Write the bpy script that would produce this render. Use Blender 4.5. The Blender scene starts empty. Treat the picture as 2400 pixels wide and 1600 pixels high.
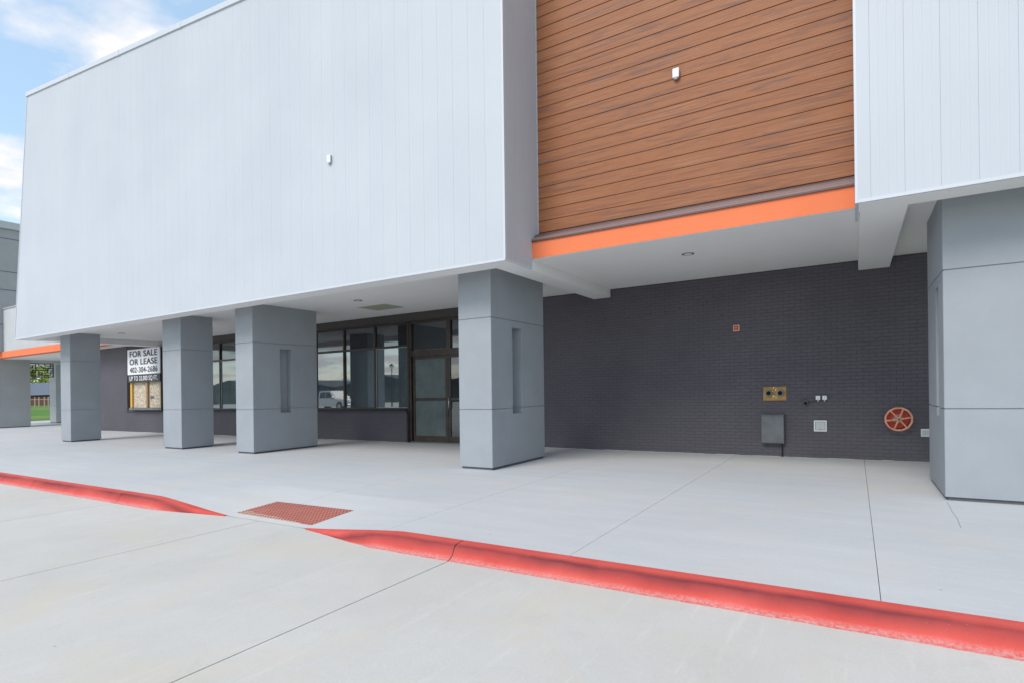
import bpy, bmesh, math, random
from mathutils import Vector, Matrix
random.seed(7)
sc = bpy.context.scene
COL = sc.collection

# ------------------------------------------------------------------ camera
F, CX, CY, ROLL, CAMH = 1325.0, 1200.0, 906.0, 0.012, 1.42
YAW = math.atan2(804.0, F)
cam_d = bpy.data.cameras.new('camera'); cam = bpy.data.objects.new('camera', cam_d); COL.objects.link(cam)
fw = Vector((-math.sin(YAW), math.cos(YAW), 0)); r0 = Vector((math.cos(YAW), math.sin(YAW), 0)); u0 = Vector((0, 0, 1))
R_ = math.cos(ROLL)*r0 - math.sin(ROLL)*u0; U_ = math.sin(ROLL)*r0 + math.cos(ROLL)*u0
m = Matrix((R_, U_, -fw)).transposed().to_4x4(); m.translation = Vector((0, 0, CAMH))
cam.matrix_world = m
cam_d.sensor_fit = 'HORIZONTAL'; cam_d.sensor_width = 36; cam_d.lens = F/2400*36
cam_d.shift_y = (CY-800)/2400; cam_d.clip_start = .05; cam_d.clip_end = 6000
sc.camera = cam

# ------------------------------------------------------------------ sky and sun
SUN_EL, SUN_AZ = math.radians(43), math.radians(190)      # azimuth clockwise from +Y
w = bpy.data.worlds.new('World'); sc.world = w; w.use_nodes = True
nt = w.node_tree; N = nt.nodes; L = nt.links
for n in list(N): N.remove(n)
def wn(t, **k):
    n = N.new(t)
    for a, b in k.items(): setattr(n, a, b)
    return n
out = wn('ShaderNodeOutputWorld'); bg = wn('ShaderNodeBackground'); bg.inputs[1].default_value = 0.15
sky = wn('ShaderNodeTexSky', sky_type='NISHITA', sun_disc=False, sun_elevation=SUN_EL, sun_rotation=SUN_AZ)
sky.air_density = 1.0; sky.dust_density = .5; sky.ozone_density = 1.0
tc = wn('ShaderNodeTexCoord'); sep = wn('ShaderNodeSeparateXYZ'); L.new(tc.outputs['Generated'], sep.inputs[0])
def wm(op, a, b=None):
    n = wn('ShaderNodeMath', operation=op)
    for i, v in enumerate((a, b)):
        if v is None: continue
        if isinstance(v, (int, float)): n.inputs[i].default_value = v
        else: L.new(v, n.inputs[i])
    return n.outputs[0]
zc = wm('ADD', wm('MAXIMUM', sep.outputs[2], 0.0), 0.12)
cmb = wn('ShaderNodeCombineXYZ'); L.new(wm('DIVIDE', sep.outputs[0], zc), cmb.inputs[0]); L.new(wm('DIVIDE', sep.outputs[1], zc), cmb.inputs[1])
n1 = wn('ShaderNodeTexNoise'); n1.inputs['Scale'].default_value = 1.5; n1.inputs['Detail'].default_value = 9; n1.inputs['Roughness'].default_value = .56
mp = wn('ShaderNodeMapping'); mp.inputs['Location'].default_value = (6.2, 2.2, 0); L.new(cmb.outputs[0], mp.inputs[0]); L.new(mp.outputs[0], n1.inputs['Vector'])
rmp = wn('ShaderNodeValToRGB'); rmp.color_ramp.elements[0].position = .47; rmp.color_ramp.elements[1].position = .585
L.new(n1.outputs['Fac'], rmp.inputs[0])
n2 = wn('ShaderNodeTexNoise'); n2.inputs['Scale'].default_value = 3.0; n2.inputs['Detail'].default_value = 5; L.new(mp.outputs[0], n2.inputs['Vector'])
cr2 = wn('ShaderNodeValToRGB'); cr2.color_ramp.elements[0].position = .3; cr2.color_ramp.elements[1].position = .7
cr2.color_ramp.elements[0].color = (3.1, 3.15, 3.35, 1); cr2.color_ramp.elements[1].color = (4.0, 3.95, 3.95, 1)
L.new(n2.outputs['Fac'], cr2.inputs[0])
mx = wn('ShaderNodeMix', data_type='RGBA'); L.new(rmp.outputs[0], mx.inputs[0]); hz = wn('ShaderNodeMix', data_type='RGBA'); hz.inputs[0].default_value = .5; hz.inputs[7].default_value = (2.1, 2.9, 3.5, 1); L.new(sky.outputs[0], hz.inputs[6]); L.new(hz.outputs[2], mx.inputs[6]); L.new(cr2.outputs[0], mx.inputs[7])
L.new(mx.outputs[2], bg.inputs[0]); L.new(bg.outputs[0], out.inputs[0])

sd = bpy.data.lights.new('sun', 'SUN'); sd.energy = 1.3; sd.angle = math.radians(28); sd.color = (1, .95, .88)
so = bpy.data.objects.new('sun', sd); COL.objects.link(so)
dv = Vector((math.sin(SUN_AZ)*math.cos(SUN_EL), math.cos(SUN_AZ)*math.cos(SUN_EL), math.sin(SUN_EL)))
so.rotation_euler = dv.to_track_quat('Z', 'Y').to_euler(); so.location = (0, -20, 30)

vs = sc.view_settings; vs.view_transform = 'Standard'; vs.look = 'None'; vs.exposure = 0.88; vs.gamma = 1
try: vs.use_curve_mapping = False
except Exception: pass
sc.render.engine = 'CYCLES'

# ------------------------------------------------------------------ helpers
GRADE = 0.0115        # all geometry is sheared down towards the left (-X), fitted to image vanishing lines
def gz(x): return GRADE*x

def tag(o, label=None, cat=None, group=None, kind=None):
    if label: o['label'] = label
    if cat: o['category'] = cat
    if group: o['group'] = group
    if kind: o['kind'] = kind
    return o
def thing(name, label, cat, loc, group=None, kind=None):
    o = bpy.data.objects.new(name, None); COL.objects.link(o)
    o.empty_display_size = .2
    o.location = (loc[0], loc[1], loc[2]+gz(loc[0]))
    return tag(o, label, cat, group, kind)
def worldloc(o):
    v = Vector((0, 0, 0))
    while o is not None: v += o.location; o = o.parent
    return v

class MB:
    """collects polygons in site coordinates (height above the graded ground)"""
    def __init__(s): s.v = []; s.f = []; s.uv = None
    def poly(s, pts):
        i = len(s.v); s.v += [tuple(p) for p in pts]; s.f.append(tuple(range(i, i+len(pts)))); return s
    def mesh(s, vs_, fs):
        i = len(s.v); s.v += [tuple(p) for p in vs_]; s.f += [tuple(i+k for k in f) for f in fs]; return s
    def box(s, x0, x1, y0, y1, z0, z1, c=0):
        if c <= 0:
            vs_ = [(x, y, z) for z in (z0, z1) for y in (y0, y1) for x in (x0, x1)]
            return s.mesh(vs_, [(0, 2, 3, 1), (4, 5, 7, 6), (0, 1, 5, 4), (2, 6, 7, 3), (0, 4, 6, 2), (1, 3, 7, 5)])
        # chamfered box
        X = (x0, x1); Y = (y0, y1); Z = (z0, z1); vs_ = []; idx = {}
        for a in (0, 1):
            for b in (0, 1):
                for d in (0, 1):
                    sx = c if a == 0 else -c; sy = c if b == 0 else -c; sz = c if d == 0 else -c
                    for k, p in enumerate(((X[a], Y[b]+sy, Z[d]+sz), (X[a]+sx, Y[b], Z[d]+sz), (X[a]+sx, Y[b]+sy, Z[d]))):
                        idx[(a, b, d, k)] = len(vs_); vs_.append(p)
        fs = []
        for a in (0, 1):
            q = [idx[(a, b, d, 0)] for b, d in ((0, 0), (1, 0), (1, 1), (0, 1))]; fs.append(q if a else q[::-1])
        for b in (0, 1):
            q = [idx[(a, b, d, 1)] for a, d in ((0, 0), (1, 0), (1, 1), (0, 1))]; fs.append(q[::-1] if b else q)
        for d in (0, 1):
            q = [idx[(a, b, d, 2)] for a, b in ((0, 0), (1, 0), (1, 1), (0, 1))]; fs.append(q if d else q[::-1])
        for b in (0, 1):
            for d in (0, 1): fs.append([idx[(0, b, d, 1)], idx[(0, b, d, 2)], idx[(1, b, d, 2)], idx[(1, b, d, 1)]])
        for a in (0, 1):
            for d in (0, 1): fs.append([idx[(a, 0, d, 0)], idx[(a, 0, d, 2)], idx[(a, 1, d, 2)], idx[(a, 1, d, 0)]])
        for a in (0, 1):
            for b in (0, 1): fs.append([idx[(a, b, 0, 0)], idx[(a, b, 0, 1)], idx[(a, b, 1, 1)], idx[(a, b, 1, 0)]])
        for a in (0, 1):
            for b in (0, 1):
                for d in (0, 1): fs.append([idx[(a, b, d, k)] for k in range(3)])
        return s.mesh(vs_, fs)
    def extr(s, pts, axis, a0, a1):
        """closed outline pts (2D) extruded along axis; 2D order: x->(y,z) y->(x,z) z->(x,y)"""
        def mk(p, a):
            return (a, p[0], p[1]) if axis == 'x' else (p[0], a, p[1]) if axis == 'y' else (p[0], p[1], a)
        n = len(pts); vs_ = [mk(p, a0) for p in pts]+[mk(p, a1) for p in pts]
        fs = [tuple(range(n))[::-1], tuple(range(n, 2*n))]+[(i, (i+1) % n, n+(i+1) % n, n+i) for i in range(n)]
        return s.mesh(vs_, fs)
    def cyl(s, c, d, r0_, r1_, h, n=20, caps=True):
        """tapered cylinder from c along unit d"""
        c = Vector(c); d = Vector(d).normalized(); a = d.orthogonal().normalized(); b = d.cross(a)
        vs_ = []
        for k, r in ((0, r0_), (1, r1_)):
            for i in range(n):
                t = 2*math.pi*i/n; vs_.append(c+d*h*k+(a*math.cos(t)+b*math.sin(t))*r)
        fs = [(i, (i+1) % n, n+(i+1) % n, n+i) for i in range(n)]
        if caps: fs += [tuple(range(n))[::-1], tuple(range(n, 2*n))]
        return s.mesh(vs_, fs)
    def tube(s, pts, r, n=8):
        pts = [Vector(p) for p in pts]; rings = []
        rr = r if isinstance(r, (list, tuple)) else [r]*len(pts); vs_ = []
        ref = None
        for i, p in enumerate(pts):
            d = (pts[min(i+1, len(pts)-1)]-pts[max(i-1, 0)]).normalized()
            if ref is None: ref = d.orthogonal().normalized()
            a = (ref-d*ref.dot(d)).normalized(); ref = a; b = d.cross(a)
            for k in range(n):
                t = 2*math.pi*k/n; vs_.append(p+(a*math.cos(t)+b*math.sin(t))*rr[i])
        fs = [(i*n+k, i*n+(k+1) % n, (i+1)*n+(k+1) % n, (i+1)*n+k) for i in range(len(pts)-1) for k in range(n)]
        fs += [tuple(range(n))[::-1], tuple(range((len(pts)-1)*n, len(pts)*n))]
        return s.mesh(vs_, fs)
    def torus(s, c, ax, R, r, n=40, k=8, wob=0, sq=1):
        c = Vector(c); d = Vector(ax).normalized(); a = d.orthogonal().normalized(); b = d.cross(a); vs_ = []
        for i in range(n):
            t = 2*math.pi*i/n; e = a*math.cos(t)+b*math.sin(t); RR = R+wob*math.cos(t*12)
            for j in range(k):
                q = 2*math.pi*j/k; vs_.append(c+e*(RR+r*math.cos(q))+d*r*math.sin(q)*sq)
        return s.mesh(vs_, [(i*k+j, ((i+1) % n)*k+j, ((i+1) % n)*k+(j+1) % k, i*k+(j+1) % k) for i in range(n) for j in range(k)])
    def data(s, name, org=(0, 0, 0), grade=True, smooth=False):
        me = bpy.data.meshes.new(name); ox, oy, oz = org
        me.from_pydata([(v[0]-ox, v[1]-oy, v[2]+(gz(v[0]) if grade else 0)-oz) for v in s.v], [], s.f)
        me.validate()
        bm = bmesh.new(); bm.from_mesh(me); bmesh.ops.recalc_face_normals(bm, faces=bm.faces); bm.to_mesh(me); bm.free()
        if smooth:
            me.shade_smooth() if hasattr(me, 'shade_smooth') else None
        return me
    def build(s, name, mat, parent=None, smooth=False, grade=True, org=None):
        if parent is not None: o_ = worldloc(parent)
        else:
            o_ = Vector((0, 0, 0))
            if org: o_ = Vector((org[0], org[1], org[2]+gz(org[0])))
        me = s.data(name, o_, grade, smooth); me.materials.append(mat)
        o = bpy.data.objects.new(name, me); COL.objects.link(o)
        if parent is not None: o.parent = parent
        else: o.location = o_
        return o
def inst(name, me, parent, p):
    """object sharing mesh me; p = site position of its origin"""
    o = bpy.data.objects.new(name, me); COL.objects.link(o); o.parent = parent
    o.location = Vector((p[0], p[1], p[2]+gz(p[0])))-worldloc(parent)
    return o

# ------------------------------------------------------------------ materials
MATS = {}
class MT:
    def __init__(s, name, col=(.5, .5, .5), rough=.6, metal=0, spec=.5):
        s.m = bpy.data.materials.new(name); s.m.use_nodes = True; s.t = s.m.node_tree; s.n = s.t.nodes; s.l = s.t.links
        s.b = s.n['Principled BSDF']; s.out = s.n['Material Output']
        s.b.inputs['Base Color'].default_value = (*col, 1); s.b.inputs['Roughness'].default_value = rough
        s.b.inputs['Metallic'].default_value = metal; s.b.inputs['Specular IOR Level'].default_value = spec
        s.g = s.n.new('ShaderNodeNewGeometry'); s.col = None; s.base = (*col, 1); MATS[name] = s.m
    def pos(s, scale=(1, 1, 1), obj=False, rnd=0):
        mpn = s.n.new('ShaderNodeMapping'); mpn.inputs['Scale'].default_value = scale
        if obj:
            t_ = s.n.new('ShaderNodeTexCoord'); s.l.new(t_.outputs['Object'], mpn.inputs[0])
        else: s.l.new(s.g.outputs['Position'], mpn.inputs[0])
        if rnd:
            oi = s.n.new('ShaderNodeObjectInfo'); c = s.n.new('ShaderNodeCombineXYZ')
            for i, k in enumerate((rnd, rnd*1.7, rnd*.6)):
                mu = s.n.new('ShaderNodeMath'); mu.operation = 'MULTIPLY'; mu.inputs[1].default_value = k
                s.l.new(oi.outputs['Random'], mu.inputs[0]); s.l.new(mu.outputs[0], c.inputs[i])
            s.l.new(c.outputs[0], mpn.inputs['Location'])
        return mpn.outputs[0]
    def noise(s, vec, sc_=1, det=4, ro=.5, dist=0):
        n = s.n.new('ShaderNodeTexNoise'); n.inputs['Scale'].default_value = sc_; n.inputs['Detail'].default_value = det
        n.inputs['Roughness'].default_value = ro; n.inputs['Distortion'].default_value = dist; s.l.new(vec, n.inputs['Vector']); return n.outputs['Fac']
    def ramp(s, f, stops):
        r = s.n.new('ShaderNodeValToRGB'); e = r.color_ramp.elements
        while len(e) < len(stops): e.new(.5)
        for i, (p, c) in enumerate(stops):
            e[i].position = p; e[i].color = (*c, 1) if isinstance(c, tuple) else (c, c, c, 1)
        s.l.new(f, r.inputs[0]); return r.outputs[0]
    def mix(s, f, a, b, mode='MIX'):
        n = s.n.new('ShaderNodeMix'); n.data_type = 'RGBA'; n.blend_type = mode
        for i, v in ((0, f), (6, a), (7, b)):
            if isinstance(v, (int, float)): n.inputs[i].default_value = v
            elif isinstance(v, tuple): n.inputs[i].default_value = (*v[:3], 1)
            else: s.l.new(v, n.inputs[i])
        return n.outputs[2]
    def math(s, op, a, b=0.0, c=None):
        n = s.n.new('ShaderNodeMath'); n.operation = op
        for i, v in enumerate((a, b, c)):
            if v is None: continue
            if isinstance(v, (int, float)): n.inputs[i].default_value = v
            else: s.l.new(v, n.inputs[i])
        return n.outputs[0]
    def color(s, c): s.l.new(c, s.b.inputs['Base Color']); return s
    def rough(s, c): s.l.new(c, s.b.inputs['Roughness']); return s
    def bump(s, h, st=.3, d=.01):
        n = s.n.new('ShaderNodeBump'); n.inputs['Strength'].default_value = st; n.inputs['Distance'].default_value = d
        s.l.new(h, n.inputs['Height']); s.l.new(n.outputs[0], s.b.inputs['Normal']); return s

def concrete(name, a, b, streak=(1, 1, 1), warm=None):
    m = MT(name, rough=.8, spec=.25)
    p = m.pos(); ps = m.pos(streak)
    big = m.noise(p, .35, 4, .55); mid = m.noise(ps, 1.6, 5, .6); fine = m.noise(p, 60, 3, .7)
    c = m.ramp(big, [(.32, a), (.68, b)])
    oi = m.n.new('ShaderNodeObjectInfo')
    c = m.mix(m.ramp(oi.outputs['Random'], [(0, 0.0), (1, .10)]), c, (a[0]*.9, a[1]*.9, a[2]*.9))
    c = m.mix(m.ramp(mid, [(.35, 0.0), (.7, .32)]), c, tuple(x*.84 for x in a))
    c = m.mix(m.ramp(fine, [(.3, .16), (.6, 0.0)]), c, tuple(x*.6 for x in a))
    patch = m.noise(p, .9, 6, .62, .6)
    c = m.mix(m.ramp(patch, [(.50, 0.0), (.68, .6)]), c, tuple(x*y for x, y in zip(a, warm or (1.06, 1.0, .90))))
    vo = m.n.new('ShaderNodeTexVoronoi'); vo.inputs['Scale'].default_value = 2.3; vo.inputs['Randomness'].default_value = 1; m.l.new(p, vo.inputs['Vector'])
    spots = m.ramp(vo.outputs['Distance'], [(.012, 1.0), (.022, 0.0)])
    c = m.mix(m.math('MULTIPLY', spots, .7), c, (.10, .095, .085))
    blot = m.noise(m.pos((1, 1, 1)), 2.6, 7, .7, 1.2)
    c = m.mix(m.ramp(blot, [(.57, 0.0), (.64, .10), (.78, .28)]), c, tuple(x*.72 for x in a))
    scr = m.noise(m.pos((1.2, 9, 1) if streak[0] < 1 else (9, .8, 1)), 1.4, 6, .72)
    c = m.mix(m.ramp(scr, [(.56, 0.0), (.75, .35)]), c, tuple(min(.7, x*1.16) for x in b))
    pore = m.ramp(m.noise(p, 26, 4, .85), [(.68, 0.0), (.74, .35)])
    c = m.mix(pore, c, tuple(x*.55 for x in a))
    m.color(c); m.bump(m.noise(p, 140, 3, .7), .25, .004); m.rough(m.ramp(mid, [(.3, .72), (.7, .9)]))
    return m.m
M_walk = concrete('sidewalk_concrete', (.515, .525, .54), (.58, .585, .59), (.35, 2.2, 1))
M_road = concrete('road_concrete', (.53, .52, .49), (.60, .588, .56), (1, 1, 1))
M_joint = MT('joint_sealant', (.07, .068, .064), .9).m

def stucco(name, col, amt=.12):
    m = MT(name, col, .75, spec=.3); p = m.pos()
    c = m.mix(m.ramp(m.noise(p, 1.3, 4, .6), [(.3, 0.0), (.7, 1.0)]), tuple(x*(1-amt/2) for x in col), tuple(x*(1+amt/2) for x in col))
    c = m.mix(m.ramp(m.noise(m.pos((6, 6, .5)), 1, 4, .6), [(.5, 0.0), (.8, .12)]), c, tuple(x*.8 for x in col))
    c = m.mix(m.ramp(m.noise(p, 190, 2, .8), [(.35, .3), (.65, 0.0)]), c, tuple(x*.72 for x in col))
    m.color(c); m.bump(m.noise(p, 230, 3, .8), .5, .004); return m.m
M_stucco = stucco('grey_stucco', (.345, .372, .40)); M_stucco_far = stucco('far_grey_stucco', (.36, .365, .37)); M_stucco_light = stucco('light_grey_stucco', (.50, .52, .53))
M_soffit = stucco('soffit_paint', (.89, .88, .865), .03)
M_orange = stucco('orange_stucco', (.83, .215, .09), .08)

def panel_mat():
    m = MT('white_metal_panel', (.60, .63, .67), .5, spec=.35)
    p = m.pos(); c = m.mix(m.ramp(m.noise(p, .5, 3), [(.3, 0.0), (.7, 1.0)]), (.49, .518, .56), (.53, .56, .60))
    oi = m.n.new('ShaderNodeObjectInfo')
    c = m.mix(m.ramp(oi.outputs['Random'], [(0, 0.0), (1, .12)]), c, (.45, .485, .545))
    c = m.mix(m.ramp(m.noise(m.pos((7, 7, .25)), 1, 4, .6), [(.5, 0.0), (.85, .10)]), c, (.43, .46, .51))
    m.color(c); m.bump(m.noise(m.pos((3, 3, .35)), 1, 3), .16, .012); return m.m
M_panel = panel_mat(); M_trim = MT('white_metal_trim', (.56, .59, .635), .4).m

def wood():
    m = MT('wood_grain_siding', rough=.55, spec=.35)
    ps = m.pos((.6, 10, 10), obj=True, rnd=37.0)
    pl = m.pos((1.1, 16, 16), obj=True, rnd=23.0)
    streak = m.noise(ps, 1.7, 5, .6, .9)
    c = m.ramp(streak, [(.28, (.235, .080, .030)), (.46, (.33, .122, .044)), (.55, (.27, .10, .044)), (.63, (.19, .082, .052)), (.74, (.135, .070, .058))])
    wv = m.n.new('ShaderNodeTexWave'); wv.wave_type = 'RINGS'; wv.inputs['Scale'].default_value = 1.0; wv.inputs['Distortion'].default_value = 7
    wv.inputs['Detail'].default_value = 3; wv.inputs['Detail Scale'].default_value = .6; m.l.new(pl, wv.inputs['Vector'])
    gr = m.ramp(wv.outputs['Fac'], [(.55, 0.0), (.9, 1.0)])
    msk = m.ramp(m.noise(m.pos((.8, 4, 4), obj=True, rnd=11.0), 1.3, 2), [(.52, 0.0), (.64, .38)])
    c = m.mix(m.math('MULTIPLY', gr, msk), c, (.40, .215, .125))
    fine = m.noise(m.pos((4, 90, 90), obj=True, rnd=5.0), 1, 3, .7)
    c = m.mix(m.ramp(fine, [(.35, .30), (.6, 0.0)]), c, (.16, .07, .035))
    oi = m.n.new('ShaderNodeObjectInfo'); c = m.mix(m.ramp(oi.outputs['Random'], [(0, 0.0), (1, .22)]), c, (.26, .098, .042))
    m.color(c); m.bump(m.math('ADD', m.math('MULTIPLY', gr, .7), fine), .3, .003); return m.m
M_wood = wood()
M_flash = MT('brown_flashing', (.105, .062, .058), .35, spec=.6).m
M_flash2 = MT('brown_flashing_light', (.24, .15, .14), .35, spec=.6).m

def brick():
    m = MT('charcoal_painted_brick', rough=.55, spec=.4); p = m.pos()
    c = m.mix(m.ramp(m.noise(p, .7, 4, .6), [(.3, 0.0), (.7, 1.0)]), (.084, .077, .092), (.108, .099, .118))
    oi = m.n.new('ShaderNodeObjectInfo'); c = m.mix(m.ramp(m.noise(m.pos((4.6, 4.6, 15)), 1, 1), [(.35, .25), (.65, 0.0)]), c, (.068, .063, .073))
    c = m.mix(m.ramp(m.noise(m.pos((1.2, 1.2, 26)), 1, 5, .7), [(.62, 0.0), (.78, .35)]), c, (.15, .15, .175))
    m.color(c); m.bump(m.noise(p, 90, 4, .75), .45, .004); return m.m
M_brick = brick()
M_mortar = stucco('charcoal_painted_mortar', (.078, .072, .085), .1)
M_caulk = MT('pale_mortar_edge', (.45, .45, .44), .9).m

def curbred():
    m = MT('red_curb_paint', rough=.8, spec=.2); p = m.pos()
    c = m.mix(m.ramp(m.noise(p, 2.0, 5, .6), [(.3, 0.0), (.7, 1.0)]), (.56, .075, .062), (.65, .11, .09))
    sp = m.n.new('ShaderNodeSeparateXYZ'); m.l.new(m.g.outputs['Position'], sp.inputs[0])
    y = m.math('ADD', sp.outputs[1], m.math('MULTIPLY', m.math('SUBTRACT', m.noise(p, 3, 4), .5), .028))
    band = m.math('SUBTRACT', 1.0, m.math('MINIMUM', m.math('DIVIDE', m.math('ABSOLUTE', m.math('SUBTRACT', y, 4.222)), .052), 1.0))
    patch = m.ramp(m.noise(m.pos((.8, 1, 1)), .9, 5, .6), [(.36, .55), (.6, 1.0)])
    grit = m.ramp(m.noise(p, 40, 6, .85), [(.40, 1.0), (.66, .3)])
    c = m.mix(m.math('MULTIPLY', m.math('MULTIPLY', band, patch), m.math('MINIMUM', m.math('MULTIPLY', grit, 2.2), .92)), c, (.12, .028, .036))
    pale = m.math('SUBTRACT', 1.0, m.math('MINIMUM', m.math('DIVIDE', m.math('ABSOLUTE', m.math('SUBTRACT', y, 4.125)), .045), 1.0))
    c = m.mix(m.math('MULTIPLY', pale, m.ramp(m.noise(p, 45, 4, .75), [(.38, .15), (.6, .8)])), c, (.66, .42, .40))
    worn = m.ramp(m.noise(m.pos((1, 1, 1)), 38, 5, .8), [(.64, 0.0), (.69, .8)])
    c = m.mix(m.math('MULTIPLY', worn, m.ramp(m.noise(p, 1.4, 3), [(.45, 0.0), (.65, 1.0)])), c, (.60, .40, .38))
    dk = m.ramp(m.noise(p, 22, 4, .8), [(.66, 0.0), (.74, .6)])
    c = m.mix(dk, c, (.33, .04, .04))
    m.color(c); m.bump(m.noise(p, 45, 5, .75), .7, .008); return m.m
M_red = curbred()

def tact():
    m = MT('terracotta_tactile_pad', rough=.7); p = m.pos()
    c = m.mix(m.ramp(m.noise(p, 4, 4), [(.3, 0.0), (.7, 1.0)]), (.40, .125, .095), (.49, .17, .13))
    sp = m.n.new('ShaderNodeSeparateXYZ'); m.l.new(m.g.outputs['Position'], sp.inputs[0])
    e = m.math('ADD', sp.outputs[1], m.math('MULTIPLY', m.math('ADD', sp.outputs[0], 6.2), .10))
    e = m.math('ADD', e, m.math('MULTIPLY', m.math('SUBTRACT', m.noise(p, 5, 3), .5), .12))
    c = m.mix(m.math('MULTIPLY', m.ramp(e, [(4.46, 1.0), (4.57, 0.0)]) if False else m.math('MULTIPLY', m.math('LESS_THAN', e, 4.52), .6), 1.0), c, (.55, .46, .36))
    m.color(c); return m.m
M_tact = tact(); M_tact_dome = MT('terracotta_dome', (.26, .085, .065), .7).m

def glassmat(name, base, refl, ior=1.9):
    m = MT(name, base, .55, spec=.2)
    gl = m.n.new('ShaderNodeBsdfGlossy'); gl.inputs['Roughness'].default_value = .015; gl.inputs['Color'].default_value = (.93, .97, 1, 1)
    fr = m.n.new('ShaderNodeFresnel'); fr.inputs['IOR'].default_value = ior
    mxs = m.n.new('ShaderNodeMixShader'); m.l.new(m.math('MULTIPLY', fr.outputs[0], refl), mxs.inputs[0]); m.l.new(m.b.outputs[0], mxs.inputs[1]); m.l.new(gl.outputs[0], mxs.inputs[2])
    m.l.new(mxs.outputs[0], m.out.inputs[0])
    wob = m.noise(m.pos(), 1.1, 1); bn = m.n.new('ShaderNodeBump'); bn.inputs['Strength'].default_value = .06; bn.inputs['Distance'].default_value = .01
    m.l.new(wob, bn.inputs['Height']); m.l.new(bn.outputs[0], gl.inputs['Normal'])
    return m
g = glassmat('dark_glass', (.006, .006, .008), 1.0, 2.2); M_gdark = g.m
g = glassmat('filmed_glass', (.05, .075, .082), 1.0, 3.2)
g.color(g.mix(g.ramp(g.noise(g.pos((2.2, 1, .5)), 1, 3), [(.35, 0.0), (.65, 1.0)]), (.025, .042, .05), (.085, .125, .135))); M_gfilm = g.m
g = glassmat('frosted_door_film', (.115, .145, .145), .25, 1.4)
g.color(g.mix(g.ramp(g.noise(g.pos(), 2.5, 5, .6), [(.3, 0.0), (.7, 1.0)]), (.10, .13, .133), (.15, .18, .175))); M_gfrost = g.m
def framemat():
    m = MT('bronze_frame', rough=.4, spec=.5); p = m.pos()
    m.color(m.mix(m.ramp(m.noise(p, 5, 4), [(.35, 0.0), (.7, 1.0)]), (.040, .030, .026), (.075, .055, .048))); return m.m
M_frame = framemat()
M_header = MT('dark_brown_header', (.060, .052, .048), .6).m
M_black = MT('black_metal', (.012, .012, .012), .4).m
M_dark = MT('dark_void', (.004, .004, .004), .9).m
M_white = MT('white_plastic', (.74, .76, .78), .4).m
M_white2 = MT('pale_grey_plastic', (.48, .50, .52), .45).m
M_greypl = MT('grey_cast_metal', (.17, .17, .17), .5, .3).m
M_chrome = MT('chrome', (.6, .6, .6), .15, 1).m
def brassm():
    m = MT('brass_plate', rough=.42, metal=.75); p = m.pos()
    m.color(m.mix(m.ramp(m.noise(p, 9, 5, .7), [(.35, 0.0), (.7, 1.0)]), (.22, .13, .045), (.38, .24, .10))); return m.m
M_brass = brassm()
M_brassb = MT('bright_brass', (.75, .6, .35), .35, .8).m
M_steel = (lambda m: (m.color(m.mix(m.ramp(m.noise(m.pos(), 3, 4), [(.3, 0.0), (.7, 1.0)]), (.085, .092, .10), (.15, .16, .175))), m.m)[1])(MT('painted_steel', rough=.42, spec=.55))
def wheelr():
    m = MT('faded_red_paint', rough=.6); p = m.pos()
    m.color(m.mix(m.ramp(m.noise(p, 14, 4, .7), [(.35, 0.0), (.7, 1.0)]), (.66, .24, .14), (.80, .42, .27))); return m.m
M_wheel = wheelr(); M_reddisc = MT('red_disc', (.50, .045, .028), .55).m; M_hub = MT('galvanised_hub', (.45, .40, .33), .45, .4).m
M_alarm = MT('alarm_red', (.50, .055, .03), .45).m; M_alarm2 = MT('alarm_orange_edge', (.80, .42, .32), .5).m
M_hatch = MT('olive_access_panel', (.40, .40, .30), .7).m
M_lens = MT('light_lens', (.85, .85, .84), .3).m
M_yellow = MT('yellow_board', (.72, .42, .08), .6).m
def osb():
    m = MT('osb_board', rough=.8); p = m.pos((1, 1, 1))
    vo = m.n.new('ShaderNodeTexVoronoi'); vo.inputs['Scale'].default_value = 22; m.l.new(p, vo.inputs['Vector'])
    c = m.mix(m.ramp(vo.outputs['Color'], [(.2, 0.0), (.8, 1.0)]), (.38, .29, .19), (.68, .62, .52))
    m.color(c); return m.m
M_osb = osb(); M_stud = MT('lumber', (.36, .24, .13), .7).m
M_signw = MT('sign_white', (.78, .80, .83), .45).m; M_signb = MT('sign_black', (.018, .017, .02), .45).m
def grassm():
    m = MT('lawn_grass', rough=.9, spec=.1); p = m.pos()
    c = m.mix(m.ramp(m.noise(p, .25, 6, .7), [(.35, 0.0), (.65, 1.0)]), (.055, .15, .025), (.13, .24, .05))
    c = m.mix(m.ramp(m.noise(p, .08, 4, .6), [(.55, 0.0), (.7, .5)]), c, (.30, .30, .12))
    m.color(c); return m.m
M_grass = grassm()
M_leaf = (lambda m: (m.color(m.mix(m.ramp(m.noise(m.pos(), .8, 3), [(.35, 0.0), (.65, 1.0)]), (.14, .20, .04), (.34, .38, .09))), m.m)[1])(MT('leaf', rough=.7))
M_bark = MT('bark', (.14, .11, .085), .9).m; M_palebark = MT('pale_bark', (.42, .36, .30), .9).m
M_redbrick = MT('red_brown_siding', (.11, .030, .022), .8).m; M_roofblue = MT('blue_grey_metal_roof', (.085, .10, .135), .5).m
M_paint = MT('white_car_paint', (.78, .78, .76), .2, spec=.6).m; M_carglass = MT('car_glass', (.02, .025, .03), .05, spec=.8).m
M_tyre = MT('tyre_rubber', (.02, .02, .02), .8).m; M_rim = MT('alloy_rim', (.45, .45, .46), .3, .8).m

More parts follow.
